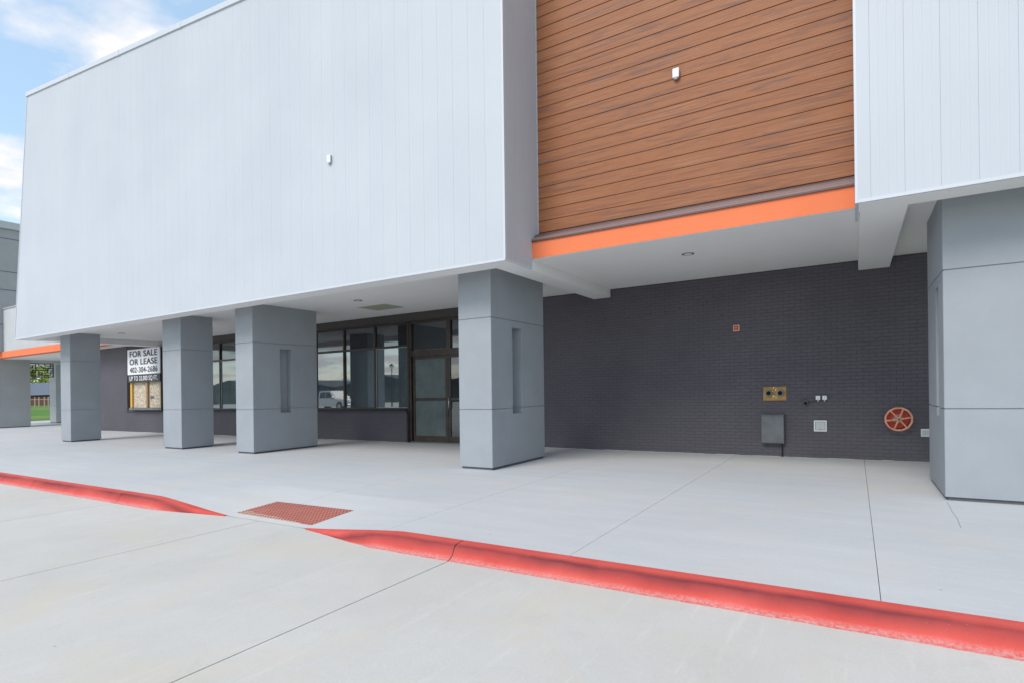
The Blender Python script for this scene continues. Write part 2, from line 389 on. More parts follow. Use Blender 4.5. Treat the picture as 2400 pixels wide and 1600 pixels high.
# ------------------------------------------------------------------ ground
YC = 4.36            # back of the kerb
RAMP0, RAMP1 = -6.95, -5.50
def kk(x):           # kerb height factor: 1 full kerb, 0 dropped for the ramp
    def sm(t): t = max(0, min(1, t)); return t*t*(3-2*t)*.35+t*.65
    if x <= RAMP0: return sm((RAMP0-x)/1.7)
    if x >= RAMP1: return sm((x-RAMP1)/1.55)
    return 0
def walkz(x, y): return -.13*(1-kk(x))*max(0, min(1, (5.65-y)/(5.65-YC)))

ground = MB().mesh([(-900, -700, -.30), (900, -700, -.30), (900, 900, -.30), (-900, 900, -.30)], [(0, 1, 2, 3)]).build('ground', M_grass); tag(ground, kind='structure')
lawn = MB().mesh([(-420, 5, -.06), (-48.6, 5, -.06), (-48.6, 260, -.06), (-420, 260, -.06)], [(0, 1, 2, 3)]).build('lawn', M_grass); tag(lawn, kind='structure')

lot = MB().box(-110, 40, -45, 4.32, -.29, -.142).build('parking_lot', M_joint); tag(lot, kind='structure')
rj = [-3.2+3.13*i for i in range(-14, 1)]
RJ = [-110]+rj+[40]
for a, b in zip(RJ[:-1], RJ[1:]):
    gap = .005
    ys = [-45, -1.6, YC-.0] if (b-a) < 4 else [-45, YC]
    y1 = 4.354
    mb = MB()
    mb.box(a+gap, b-gap, -45, y1, -.1415, -.13)
    mb.build('slab', M_road, lot)

walk = MB().box(-60, 6, YC+.01, 12.2, -.30, -.150).build('sidewalk', M_joint); tag(walk, kind='structure')
sj = [.13-2.16*i for i in range(-1, 24)]
sj[1] = .13; sj[2] = -2.1; sj[3] = -4.25; sj[4] = -6.45; sj[5] = -8.3; sj[6] = -10.5; sj[7] = -12.7
SJ = sorted(sj+[4.6])
for a, b in zip(SJ[:-1], SJ[1:]):
    mb = MB(); g_ = .0022
    xs = [a+g_+(b-a-2*g_)*i/10 for i in range(11)] if -9 < a and b < -2 else [a+g_, b-g_]
    ys = [YC, 4.6, 4.9, 5.2, 5.4, 5.65, 5.8, 12.3] if -9 < a and b < -2 else [YC, 12.3]
    if b < -28: ys = [YC, 12.3, 24] if b < -31 else ys
    for i in range(len(xs)-1):
        for j in range(len(ys)-1):
            mb.poly([(xs[i], ys[j], walkz(xs[i], ys[j])), (xs[i+1], ys[j], walkz(xs[i+1], ys[j])), (xs[i+1], ys[j+1], walkz(xs[i+1], ys[j+1])), (xs[i], ys[j+1], walkz(xs[i], ys[j+1]))])
    for x in (xs[0], xs[-1]):
        for j in range(len(ys)-1):
            mb.poly([(x, ys[j], walkz(x, ys[j])), (x, ys[j+1], walkz(x, ys[j+1])), (x, ys[j+1], -.149), (x, ys[j], -.149)])
    mb.build('slab', M_walk, walk)
# hairline crack running from the right-hand column
cr = MB(); px_ = .90
pts = [(.905, 8.3), (.90, 8.0), (.885, 7.7), (.89, 7.4), (.87, 7.1), (.86, 6.9)]
for (x0, y0), (x1, y1) in zip(pts[:-1], pts[1:]): cr.poly([(x0-.0017, y0, .0012), (x0+.0017, y0, .0012), (x1+.0012, y1, .0012), (x1-.0012, y1, .0012)])
cr.build('crack', M_joint, walk)

# kerb: rolled profile, one child per cast length
kerb = thing('red_kerb', 'red painted rolled concrete kerb along the pavement, dropped at the tactile pad', 'curb', (-5, 4.2, 0))
prof = [(0.004, 0, 1), (-.05, .000, 1), (-.105, -.004, 1), (-.135, -.014, 1), (-.155, -.036, 1), (-.172, -.068, 1), (-.190, -.098, 1), (-.215, -.119, 1), (-.25, -.127, 1)]
def kerb_piece(a, b, taper=None):
    mb = MB(); n = max(1, int((b-a)/.12)) if b > -16 else 2
    rows = []
    for i in range(n+1):
        x = a+(b-a)*i/n; k = kk(x); row = []
        # band narrows as the kerb drops
        wv = .25*(.12+.88*min(1, k*1.15)) if k < 1 else .25
        for (dy, dz, _) in prof:
            dyy = dy/.25*wv*1.0
            z = -.127+(dz+.127)*k+.0035
            jit = (random.uniform(-.004, .004) if dy < -.24 else random.uniform(-.0015, .0015))
            row.append((x, YC+dyy+jit*(1 if k > .1 else .3), z))
        row.append((x, row[-1][1]-.002, -.14)); rows.append(row)
    for r1, r2 in zip(rows[:-1], rows[1:]):
        for j in range(len(r1)-1): mb.poly([r1[j], r1[j+1], r2[j+1], r2[j]])
    for r in (rows[0], rows[-1]):
        mb.poly(r+[(r[0][0], YC, -.14)])
    o = mb.build('kerb_section', M_red, kerb); return o
kx = [-60.0]+[x for x in rj if -60 < x]
kx = [-60, -50.15, -44, -37.6, -31.37, -25.11, -18.85, -15.72, -12.59, -9.46, RAMP0-.06]
for a, b in zip(kx[:-1], kx[1:]): kerb_piece(a+.006, b-.006)
kx = [RAMP1+.06, -3.2, 9.3]
for a, b in zip(kx[:-1], kx[1:]): kerb_piece(a+.006, b-.006)
for x in (-12.59, -9.46, -3.2):      # open joints continuing from the road slab
    mb = MB(); pr = [(x+.004*math.sin(i*2.1), YC+dy, dz+.0035-.02) for i, (dy, dz, _) in enumerate(prof)]
    mb.tube(pr, .011, 6); mb.build('joint', M_joint, kerb)

# tactile pad on the ramp
def rz(x, y): return walkz(x, y)
pad = MB(); c0, c1, c2, c3 = (-6.99, 4.475), (-6.90, 5.03), (-5.45, 5.07), (-5.50, 4.465)
for z in (0,):
    pad.mesh([(c[0], c[1], rz(*c)+.006) for c in (c0, c3, c2, c1)]+[(c[0], c[1], rz(*c)-.01) for c in (c0, c3, c2, c1)], [(0, 1, 2, 3), (0, 4, 5, 1), (1, 5, 6, 2), (2, 6, 7, 3), (3, 7, 4, 0)])
padt = thing('tactile_pad', 'terracotta tactile paving pad with rows of raised domes on the ramp', 'tactile paving', (-6.2, 4.75, -.07))
pad.build('plate', M_tact, padt)
dm = MB(); NX, NY = 27, 11
for i in range(NX):
    for j in range(NY):
        u, v = (i+.5)/NX, (j+.5)/NY
        x = (c0[0]*(1-u)+c3[0]*u)*(1-v)+(c1[0]*(1-u)+c2[0]*u)*v; y = (c0[1]*(1-u)+c3[1]*u)*(1-v)+(c1[1]*(1-u)+c2[1]*u)*v
        dm.cyl((x, y, rz(x, y)+.0055), (0, 0, 1), .0155, .009, .009, 6)
o = dm.build('dome', M_tact_dome, padt); o['kind'] = 'stuff'

# ------------------------------------------------------------------ the building
B = thing('commercial_building', 'long vacant commercial building with white metal panel canopy, wood plank recess and charcoal brick wall', 'building', (-10, 12.3, 0))
YW, YG = 12.28, 12.45
ZC, ZB, ZS = 3.68, 3.49, 3.50      # ceiling, beam underside, cladding bottom
XL, XR, XI = -24.5, -4.765, .022    # volume left end, right corner; right volume's left edge
YF = 7.70
def roof(x): return 11.49-.1037*(x+23.24)
def leftx(z): return -24.5+(z-3.5)*(1.26/7.99)

# brick wall (backing in mortar colour) : three stretches
wallL = MB().box(-31.2, -26.93, YW+.0008, YW+.3, -.1, ZC).build('brick_wall', M_mortar, B)
wallM = MB().box(-26.93, -11.0, YW+.0008, YW+.3, -.1, .86).build('brick_wall', M_mortar, B)
wallR = MB().box(-8.2, 4.5, YW+.0008, YW+.3, -.1, ZC-.004).build('brick_wall', M_mortar, B)
BP, BH, ML = .0677, .0612, .2032
def bmesh_brick(w_):
    mb = MB(); mb.box(-w_/2, w_/2, -.0012, .02, 0, BH, .0022); return mb.data('brick', grade=False)
full = bmesh_brick(ML-.006); full.materials.append(M_brick)
wall_specs = [(wallR, -8.2, 4.5, ZC-.01), (wallM, -26.93, -11.0, .86), (wallL, -31.2, -26.93, ZC-.01)]
cells = []
for wi, (wo, xa, xb, zt) in enumerate(wall_specs):
    nrow = int((zt)/BP)+1
    for r in range(nrow):
        z = r*BP+.004
        if z+BH > zt+.02: continue
        off = (ML/2 if r % 2 else 0)
        n = int((xb-xa)/ML)+2
        for k in range(-1, n):
            x0, x1 = xa+off+k*ML+.003, xa+off+(k+1)*ML-.003
            if x1 < xa+.03 or x0 > xb-.03: continue
            x0c, x1c = max(x0, xa+.001), min(x1, xb-.001)
            cells.append((wi, x0c, x1c, z, min(z+BH, zt)))
def vis(c):
    x = (c[1]+c[2])/2; z = c[3]
    if c[0] != 0 or not (-3.2 < x < .93): return 99+abs(x)
    return math.hypot(x-.9, (z-.8)*1.0)
cells.sort(key=vis)
joined = [MB(), MB(), MB()]; cnt = 0
for c in cells:
    if cnt < 290 and c[0] == 0 and abs((c[2]-c[1])-(ML-.006)) < .002:
        o = inst('brick', full, wallR, ((c[1]+c[2])/2, YW+random.uniform(-.0010, .0005), c[3])); o.rotation_euler = (0, -GRADE, 0); cnt += 1
    elif c[2]-c[1] > .03:
        d = random.uniform(-.0010, .0005)
        if c[0] == 0 and c[1] > -5.5: joined[c[0]].box(c[1], c[2], YW-.0012+d, YW+.008, c[3], c[4], .0022)
        else: joined[c[0]].box(c[1], c[2], YW-.0012+d, YW+.008, c[3], c[4])
for j, (wo, *_r) in zip(joined, wall_specs):
    o = j.build('brick_courses', M_brick, wo); o['kind'] = 'stuff'
# pale ragged line where the wall meets the paving
ck = MB()
for (xa, xb) in ((-31.2, -11.0), (-8.2, 4.5)):
    x = xa
    while x < xb:
        l = random.uniform(.1, .45); ck.box(x, min(x+l, xb), YW-.012-random.uniform(0, .006), YW-.0045, -.002, random.uniform(.003, .011)); x += l
ck.build('mortar_edge', M_caulk, B)['kind'] = 'stuff'
# knee wall ledge under the windows
MB().box(-27.0, -10.97, YW-.055, YG+.02, .862, .915, .004).build('window_ledge', M_mortar, B)
MB().box(-11.0, -10.975, YW+.012, YG+.1, -.02, .855).build('wall_return', M_header, B)
MB().box(-8.225, -8.2, YW-.002, YG+.1, -.02, 3.44).build('wall_return', M_header, B)
MB().box(-26.93, -8.2, YW+.02, YG+.3, 3.45, ZC-.003).build('window_header', M_header, B)

# windows: one part per bay (frame with its panes)
bays = [-11.03-1.325*i for i in range(0, 13)]
fw_ = .052
for i in range(12):
    xr, xl = bays[i], bays[i+1]
    f = MB(); y0, y1 = YG-.05, YG+.06
    f.box(xl-fw_/2 if i < 11 else xl, xl+fw_/2, y0, y1, .93, 3.45)
    if i == 0: f.box(xr-.0, xr+.06, y0-.03, y1+.02, -.01, 3.45)
    f.box(xl+fw_/2, xr-(fw_/2 if i else 0), y0+.003, y1, .93, .985)
    f.box(xl+fw_/2, xr-(fw_/2 if i else 0), y0+.003, y1, 2.745, 2.80)
    f.box(xl+fw_/2, xr-(fw_/2 if i else 0), y0+.003, y1, 3.40, 3.45)
    fo = f.build('window', M_frame, B)
    a, b = xl+fw_/2, xr-(fw_/2 if i else 0)
    MB().box(a, b, YG, YG+.008, .985, 2.745).build('pane', M_gfilm, fo)
    MB().box(a, b, YG, YG+.008, 2.80, 3.40).build('pane', M_gdark, fo)
    bd = MB(); 
    for (z0, z1) in ((.985, 2.745),):
        bd.box(a, a+.012, YG-.012, YG-.001, z0, z1); bd.box(b-.012, b, YG-.012, YG-.001, z0, z1); bd.box(a, b, YG-.014, YG-.002, z0, z0+.012); bd.box(a, b, YG-.014, YG-.002, z1-.012, z1)
    bd.build('glazing_bead', M_white2 if i % 3 == 0 else M_frame, fo)
MB().box(-26.9, -8.2, YG+.065, YG+.12, 0, 3.44).build('interior_partition', M_dark, B)  # near-black sheet behind the glazing, its colour standing in for the unlit interior

# entrance: fixed frosted leaf, glazed leaf, transoms
dx0, dxm, dx1 = -10.90, -9.62, -8.24
fr = MB(); y0, y1 = YG-.06, YG+.06
fr.box(dx0-.07, dx0+.0, y0, y1, 0, 3.45); fr.box(dx1-.03, dx1+.012, y0, y1, 0, 3.45)
fr.box(dx0, dx1-.03, y0+.01, y1, 2.44, 2.62); fr.box(dx0, dx1-.03, y0+.01, y1, 3.38, 3.45); fr.box(dxm-.0, dxm+.13, y0+.005, y1, 2.62, 3.38)
fr.box(dxm+.0, dxm+.04, y0+.005, y1, 0, 2.44)
fro = fr.build('door_frame', M_frame, B)
MB().box(dx0, dxm, YG, YG+.01, 2.62, 3.38).build('transom_pane', M_gdark, fro)
MB().box(dxm+.13, dx1-.03, YG, YG+.01, 2.62, 3.38).build('transom_pane', M_gdark, fro)
MB().box(dx0-.02, dx1, YG-.1, YG-.06, .0, .025).build('threshold', M_chrome, fro)
def leaf(a, b, st, mat, nm):
    d = MB(); y0_, y1_ = YG-.045, YG+.015
    d.box(a, a+st, y0_, y1_, .03, 2.43); d.box(b-st, b, y0_, y1_, .03, 2.43)
    d.box(a+st, b-st, y0_+.002, y1_, .03, .19); d.box(a+st, b-st, y0_+.002, y1_, 2.36, 2.43); d.box(a+st, b-st, y0_+.002, y1_, 1.185, 1.26)
    o_ = d.build('door', M_frame, B); o_['label'] = nm
    MB().box(a+st, b-st, YG-.022, YG-.012, .19, 1.185).build('pane', mat, o_); MB().box(a+st, b-st, YG-.022, YG-.012, 1.26, 2.36).build('pane', mat, o_); return o_
leaf(dx0+.06, dxm-.005, .06, M_gfrost, 'door leaf with frosted grey film')
d2 = leaf(dxm+.045, dx1-.035, .07, M_gdark, 'door leaf with clear reflective glass')
MB().tube([(dxm+.09, YG-.05, .95), (dxm+.09, YG-.10, .97), (dxm+.09, YG-.10, 1.25), (dxm+.09, YG-.05, 1.27)], .011, 8).build('handle', M_chrome, d2, smooth=True)
pl = random.Random(3)
wh = MB()
for k in range(14): x = dx0+.1+k*.085; wh.box(x, x+pl.uniform(.02, .06), YG-.003, YG-.001, 2.622, 2.622+pl.uniform(.006, .018))
wh.build('peeling_caulk', M_white2, fro)

# soffits
MB().box(XR-.03, XI+.05, 8.584, 12.6, ZC-.004, ZC+.2).build('soffit', M_soffit, B)
MB().box(-24.0, -5.18, 8.08, 12.6, ZC, ZC+.2).build('soffit', M_soffit, B)
MB().box(.55, 8, 8.08, 12.6, ZC, ZC+.2).build('soffit', M_soffit, B)
# edge beams that carry the cladding, painted like the soffit
bm_ = MB().box(XL+.05, XR-.006, YF+.03, 8.09, ZB, 3.9); bm_.build('edge_beam', M_soffit, B)
MB().box(-5.19, XR-.016, 8.09, YW+.0, ZB+.0, ZC+.15).build('cross_beam', M_soffit, B)
MB().box(XI+.035, 8, YF+.03, 8.10, ZB, 3.9).build('edge_beam', M_soffit, B)
MB().box(XI+.05, .555, 8.10, YW, ZB, ZC+.15).build('cross_beam', M_soffit, B)
MB().box(XL+.05, XL+.55, 8.09, YW, ZB, ZC+.15).build('cross_beam', M_soffit, B)
# orange fascia with brown flashing
MB().box(XR+.003, XI+.03, 8.58, 8.82, ZC-.001, 3.99).build('orange_fascia', M_orange, B)
fl = MB().extr([(8.555, 3.992), (8.555, 4.012), (8.67, 4.075), (8.67, 4.055)], 'x', XR+.003, XI+.03); fl.build('flashing', M_flash2, B)
MB().extr([(8.67, 4.06), (8.672, 4.10), (8.825, 4.172), (8.83, 4.06)], 'x', XR+.003, XI+.03).build('flashing', M_flash, B)
MB().box(XR+.003, XI+.03, 8.553, 8.579, 3.965, 3.9915).build('drip_edge', M_flash, B)

# wood-look plank wall
wd = MB().box(XR, XI+.05, 8.842, 9.1, 4.02, 12.6).build('plank_wall', M_flash, B)
pw = XI-XR
pk = MB(); s_ = .2003
pk.extr([(-.0155, .0030), (-.0155, .0125), (-.011, .015), (-.006, s_-.001), (.006, s_-.001), (.006, .0030)], 'x', -pw/2+.003, pw/2+.02)
pme = pk.data('plank'); pme.materials.append(M_wood)
for v in pme.vertices: pass
for i in range(42):
    inst('plank', pme, wd, ((XL*0+(XR+XI)/2), 8.836, 4.18+s_*i))
# narrow white edge trims beside the planks
MB().box(XR+.0005, XR+.006, 8.80, 8.835, 4.02, 12.6).build('edge_trim', M_trim, B)

# white metal volumes
vol = MB()
vp = [(XL+.02, 3.905), (XR-.022, 3.905), (XR-.022, roof(XR)), (leftx(11.49)+.02, 11.44)]
vol.extr([(a, b) for a, b in vp], 'y', YF+.03, 13.5)
voL = vol.build('left_canopy_volume', M_trim, B); voL['label'] = 'large white panel volume with raked roofline'
PW = .3243
def strip(mb, prof_, z0f, z1f, axis='x'):
    """open cross-section extruded upwards; prof_ = (u, depth)"""
    for (u0_, d0), (u1_, d1) in zip(prof_[:-1], prof_[1:]):
        mb.poly([P_(u0_, d0, z0f(u0_), axis), P_(u1_, d1, z0f(u1_), axis), P_(u1_, d1, z1f(u1_), axis), P_(u0_, d0, z1f(u0_), axis)])
AX = {'x0': 0}
def P_(u, d, z, axis):
    return (u, YF+d, z) if axis == 'x' else (XR-d, u, z) if axis == 'y' else (XI+d, u, z)
def pprof(a, b):
    g_, e = .0011, .0012
    p = [(a+.0003, .0025), (a+g_, .001), (a+g_+.002, 0)]
    n = 4
    for k in range(1, n):
        c = a+(b-a)*k/n; p += [(c-.009, 0), (c-.004, -.0013), (c+.004, -.0013), (c+.009, 0)]
    p += [(b-g_-.002, 0), (b-g_, .001), (b-.0003, .0025)]
    return p
x = XR-.045
MBOT = ZS+.035
while x > XL+.04:
    a = x-PW; a_ = max(a, XL+.03)
    zz0 = lambda u: MBOT
    def zt(u): return roof(u)-.06
    mb = MB()
    pr = pprof(a, x)
    pr = [(max(u, XL+.03), d) for u, d in pr]
    # left slanted edge: clip height of columns left of the top corner
    def ztc(u):
        if u < leftx(11.49)+.03: return min(zt(u), 3.5+(u-XL-.03)/(1.26/7.99)+.02)
        return zt(u)
    strip(mb, pr, zz0, lambda u: max(ztc(u), MBOT+.001))
    mb.build('panel', M_panel, voL)
    x = a
# left side face of the volume (slanted) and trims
tr = MB()
tr.extr([(XL, ZS), (XL+.035, ZS), (leftx(11.49)+.035, 11.45), (leftx(11.49), 11.49)], 'y', YF-.012, YF+.3); tr.build('end_trim', M_trim, voL)
MB().extr([(XL, ZS-.004), (XR-.001, ZS-.004), (XR-.001, MBOT), (XL+.01, MBOT)], 'y', YF-.010, YF+.028).build('bottom_trim', M_trim, voL)
xa_, xb_ = leftx(11.49)-.03, XR+.02
MB().extr([(xa_, roof(xa_)-.07), (xb_, roof(xb_)-.07), (xb_, roof(xb_)+.06), (xa_, roof(xa_)+.06)], 'y', YF-.035, YF+.5).build('coping', M_trim, voL)
for k in range(1, 6):
    xx = leftx(11.49)+3.05*k; MB().extr([(xx, roof(xx)-.078), (xx+.08, roof(xx+.08)-.078), (xx+.08, roof(xx+.08)+.066), (xx, roof(xx)+.066)], 'y', YF-.040, YF+.5).build('coping_joint', M_trim, voL)
MB().box(XR-.045, XR+.0, YF-.002, YF+.045, MBOT, roof(XR)-.06, .003).build('corner_trim', M_trim, voL)
# side face (right side of left volume)
y = YF+.045
while y < 8.815:
    b_ = min(y+PW, 8.815); mb = MB(); zlo = MBOT if b_ < 8.6 else MBOT
    if b_ > 8.58:
        b1 = 8.578
        strip(mb, [(u, d) for u, d in pprof(y, y+PW) if u < b1]+[(b1, 0)], lambda u: MBOT, lambda u: roof(XR)-.06, 'y')
        if True:
            mb2 = MB(); strip(mb2, [(8.578, 0), (8.68, 0), (8.69, -.002), (8.70, 0), (8.84, 0)], lambda u: 3.995+(u-8.578)*.5, lambda u: roof(XR)-.06, 'y'); mb2.build('panel', M_panel, voL)
    else: strip(mb, pprof(y, b_), lambda u: MBOT, lambda u: roof(XR)-.06, 'y')
    mb.build('panel', M_panel, voL)
    if b_ > 8.58: break
    y = b_
MB().box(XR-.03, XR+.0015, YF+.04, 8.576, ZS-.006, MBOT).build('bottom_trim', M_trim, voL)

# right volume
voR = MB().box(XI+.022, 8, YF+.03, 13.5, 3.905, 12.6).build('right_canopy_volume', M_trim, B); voR['label'] = 'white panel volume at the right'
edges = [XI+.03, .178]+[.178+PW*i for i in range(1, 25)]
for a, b in zip(edges[:-1], edges[1:]):
    mb = MB(); strip(mb, pprof(a, b) if b-a > .3 else [(a, .0), (b-.0025, 0), (b-.0012, .001), (b-.0003, .0025)], lambda u: MBOT, lambda u: 12.6); mb.build('panel', M_panel, voR)
MB().box(XI, XI+.03, YF-.002, YF+.045, ZS-.004, 12.6, .002).build('corner_trim', M_trim, voR)
MB().box(XI+.03, 8, YF-.010, YF+.028, ZS-.004, MBOT).build('bottom_trim', M_trim, voR)
MB().box(XI, XI+.034, YF+.045, 8.576, ZS-.004, 12.6).build('side_panel', M_panel, voR)

# columns
def column(x0, x1, y0, y1, slot=None, side=1, ztop=ZC-.002, name='column', parent=B, mat=M_stucco, joints=(1.09, 2.73)):
    ch = .006; g_ = .007; rec = .014
    core = MB().box(x0+rec, x1-rec, y0+rec, y1-rec, 0.03, ztop-.001) if not slot else None
    def outline(inset=0, notch=None):
        a, b, c, d = x0+inset, x1-inset, y0+inset, y1-inset
        k = ch
        p = [(a+k, c), (b-k, c), (b, c+k)]
        if notch and side > 0: p += [(b, notch[0]-inset), (x1-notch[2]-inset*.5, notch[0]-inset), (x1-notch[2]-inset*.5, notch[1]+inset), (b, notch[1]+inset)]
        p += [(b, d-k), (b-k, d), (a+k, d), (a, d-k)]
        if notch and side < 0: p += [(a, notch[1]+inset), (x0+notch[2]+inset*.5, notch[1]+inset), (x0+notch[2]+inset*.5, notch[0]-inset), (a, notch[0]-inset)]
        p += [(a, c+k)]
        return p
    nt_ = (slot[0], slot[1], .20) if slot else None
    core = MB()
    if slot:
        core.extr(outline(rec), 'z', .05, slot[2]-rec); core.extr(outline(rec, nt_), 'z', slot[2]-rec, slot[3]+rec); core.extr(outline(rec), 'z', slot[3]+rec, ztop)
    else: core.extr(outline(rec), 'z', .05, ztop)
    co = core.build(name, mat, parent)
    zs = [.045]+list(joints)+[ztop]
    for i in range(3):
        z0, z1 = zs[i]+(g_ if i else 0), zs[i+1]-(g_ if i < 2 else 0)
        mb = MB()
        if slot and z0 < slot[3] and z1 > slot[2]:
            a, b = max(z0, slot[2]), min(z1, slot[3])
            if a > z0: mb.extr(outline(0), 'z', z0, a)
            mb.extr(outline(0, nt_), 'z', a, b)
            if b < z1: mb.extr(outline(0), 'z', b, z1)
        else: mb.extr(outline(0), 'z', z0, z1)
        mb.build('stucco_panel', mat, co)
    MB().box(x0+.03, x1-.03, y0+.03, y1-.03, -.01, .05).build('plinth', M_greyplinth, co)
    return co
M_greyplinth = MT('grey_plinth', (.12, .125, .135), .8).m
column(-23.35, -22.62, 8.57, 9.47)
column(-16.70, -15.77, 8.53, 9.44)
column(-13.28, -12.58, 8.53, 10.46, (9.30, 9.64, .98, 2.60))
column(-6.26, -5.54, 8.43, 10.42, (9.15, 9.50, .98, 2.60))
column(.905, 1.66, 8.42, 10.04, (8.86, 9.13, .98, 2.60), side=-1)

# access panel in the left soffit
MB().box(-11.2, -10.22, 10.64, 11.38, ZC-.006, ZC-.0005).build('access_panel', M_hatch, B)

# neighbouring wing at the far left
NB = thing('neighbouring_wing', 'far grey stucco wing with orange canopy band at the left edge', 'building', (-38, 14, 0))
up = MB().box(-46, -37.8, 11.0, 19, 3.99, 10.55).build('upper_wall', M_stucco_far, NB)
for z in (9.89, 8.16, 7.21, 5.4):
    MB().box(-37.802, -37.792, 10.99, 19, z-.018, z+.018).build('wall_joint', M_greyplinth, up)
MB().box(-46.1, -37.70, 10.9, 19.1, 10.40, 10.76).build('parapet_cap', M_stucco_light, NB)
MB().box(-37.79, -24.2, 11.42, 11.8, 3.99, 6.15).build('canopy_wall', M_stucco_light, NB)
MB().box(-37.79, -24.2, 11.38, 11.84, 6.15, 6.22).build('parapet_cap', M_stucco_far, NB)
MB().box(-46, -24.2, 11.35, 11.7, ZC, 3.99).build('orange_fascia', M_orange, NB)
MB().box(-46, -31.25, 11.7, 19, ZC+.003, ZC+.2).build('soffit', M_soffit, NB)
MB().box(-31.25, -24.2, 11.7, YW+.3, ZC+.003, ZC+.2).build('soffit', M_soffit, NB)
MB().box(-46, -39.41, 18.5, 18.98, 3.45, ZC).build('soffit_beam', M_stucco_light, NB)
column(-41.2, -39.0, 11.5, 12.92, ztop=ZC+.002, parent=NB, mat=M_stucco_far)
column(-43.85, -42.92, 15.5, 17.2, ztop=ZC+.002, parent=NB, mat=M_stucco_light)
MB().box(-39.4, -39.05, 12.92, 18.99, 3.52, ZC+.002).build('soffit_beam', M_stucco_light, NB)

# pierced black metal screen hanging between the far columns
lat = thing('metal_screen', 'black laser-cut metal screen hanging under the far soffit', 'screen', (-39.2, 13.5, 3.5))
lx = -39.2; ly0, ly1, lz0, lz1 = 12.95, 14.06, 2.74, 3.515
f = MB()
for (a, b, c, d) in ((ly0, ly1, lz0, lz0+.045), (ly0, ly1, lz1-.04, lz1), (ly0, ly0+.03, lz0, lz1), (ly1-.05, ly1, lz0, lz1)): f.box(lx-.012, lx+.012, a, b, c, d)
f.build('frame', M_black, lat)
sw = MB(); rr = random.Random(12); cs = .13
for (path) in ([(0, 5), (2, 5), (2, 3), (6, 3), (6, 4), (8, 4)], [(2, 6), (2, 5)], [(1, 3), (1, 2), (2, 2), (2, 3), (1, 3)], [(3, 6), (3, 5), (4, 5), (4, 4), (6, 4)], [(0, 1), (2, 1), (2, 0)], [(3, 0), (3, 2), (4, 2), (4, 1), (3, 1)],
               [(4, 2), (6, 2), (6, 3)], [(5, 0), (5, 1), (4, 1)], [(6, 0), (6, 1), (7, 1), (7, 2), (8, 2)], [(7, 6), (7, 4)], [(7, 2), (7, 3), (8, 3)], [(5, 6), (5, 5), (8, 5)], [(0, 4), (1, 4), (1, 5)], [(0, 2), (1, 2)], [(6, 1), (5, 1)]):
    pts = []
    for a, b in path: pts.append((lx, ly0+(ly1-ly0)*a/8, lz0+(lz1-lz0)*b/6))
    q = [pts[0]]
    for i in range(1, len(pts)-1):
        p0, p1, p2 = Vector(pts[i-1]), Vector(pts[i]), Vector(pts[i+1]); r = .05
        A = p1+(p0-p1).normalized()*r; C_ = p1+(p2-p1).normalized()*r
        q += [tuple(A), tuple((A+C_)/2*.5+p1*.5), tuple(C_)]
    q.append(pts[-1]); sw.tube(q, .024, 6)
sw.build('scrollwork', M_black, lat)

# ------------------------------------------------------------------ fixtures on the building
def downlight(x, y, label, lit=True):
    t = thing('recessed_downlight', label, 'downlight', (x, y, ZC), 'downlights recessed in the canopy soffits')
    MB().torus((x, y, ZC-.004), (0, 0, 1), .088, .016, 32, 8, sq=.6).build('trim_ring', M_frame, t, smooth=True)
    MB().cyl((x, y, ZC-.001), (0, 0, -1), .074, .068, .012, 28).build('lens', M_lens, t)
downlight(-2.42, 9.84, 'round recessed downlight in the central soffit under the orange fascia')
downlight(-10.34, 9.85, 'round recessed downlight beside the olive access panel')
downlight(-21.71, 9.74, 'small far downlight above the for sale sign')

def jbox(x, yf, z, w_, h_, label, grp, d=.05):
    t = thing('junction_box', label, 'electrical box', (x, yf, z), grp)
    MB().box(x-w_/2, x+w_/2, yf-d*.6, yf, z-h_/2, z+h_/2, .006).build('back_box', M_white2, t)
    MB().box(x-w_/2-.008, x+w_/2+.008, yf-d, yf-d*.6-.001, z-h_/2+.006, z+h_/2+.006, .008).build('cover', M_white, t)
    MB().box(x-w_/4, x+w_/4, yf-d*.9, yf-d*.2, z-h_/2-.016, z-h_/2-.001, .004).build('hinge', M_white2, t)
jbox(-2.31, 8.815, 6.235, .085, .145, 'small white electrical box on the wood plank wall', 'white electrical boxes high on the facade')
jbox(-8.80, YF-.002, 6.03, .085, .16, 'small white electrical box on the white panel facade', 'white electrical boxes high on the facade')

yb = YW-.004
t = thing('fire_alarm_strobe', 'small square red fire alarm strobe high on the charcoal brick wall', 'fire alarm', (-2.06, yb, 2.58))
MB().box(-2.122, -1.998, yb-.03, yb, 2.515, 2.645, .006).build('back_plate', M_alarm2, t)
MB().box(-2.098, -2.022, yb-.055, yb-.031, 2.54, 2.62, .008).build('body', M_alarm, t)
MB().box(-2.075, -2.045, yb-.066, yb-.056, 2.565, 2.595, .004).build('lens', M_alarm2, t)

t = thing('fire_department_connection', 'brass plate with two round black ports on the charcoal wall', 'fire connection', (-1.36, yb, 1.24))
MB().box(-1.573, -1.15, yb-.014, yb, 1.105, 1.38, .003).build('brass_plate', M_brass, t)
for xx in (-1.465, -1.258):
    MB().cyl((xx, yb-.014, 1.255), (0, -1, 0), .062, .056, .045, 28).cyl((xx, yb-.059, 1.255), (0, -1, 0), .062, .062, .018, 28).build('inlet_collar', M_greypl, t)
    MB().cyl((xx, yb-.0775, 1.255), (0, -1, 0), .042, .042, .002, 24).build('port', M_dark, t)
sc2 = MB(); rs = random.Random(5)
for k in range(16):
    x0 = -1.36+rs.uniform(-.045, .045); z0 = 1.24+rs.uniform(-.11, .12); sc2.box(x0, x0+rs.uniform(.004, .012), yb-.0165, yb-.0145, z0, z0+rs.uniform(.008, .03))
sc2.build('scratches', M_brassb, t)

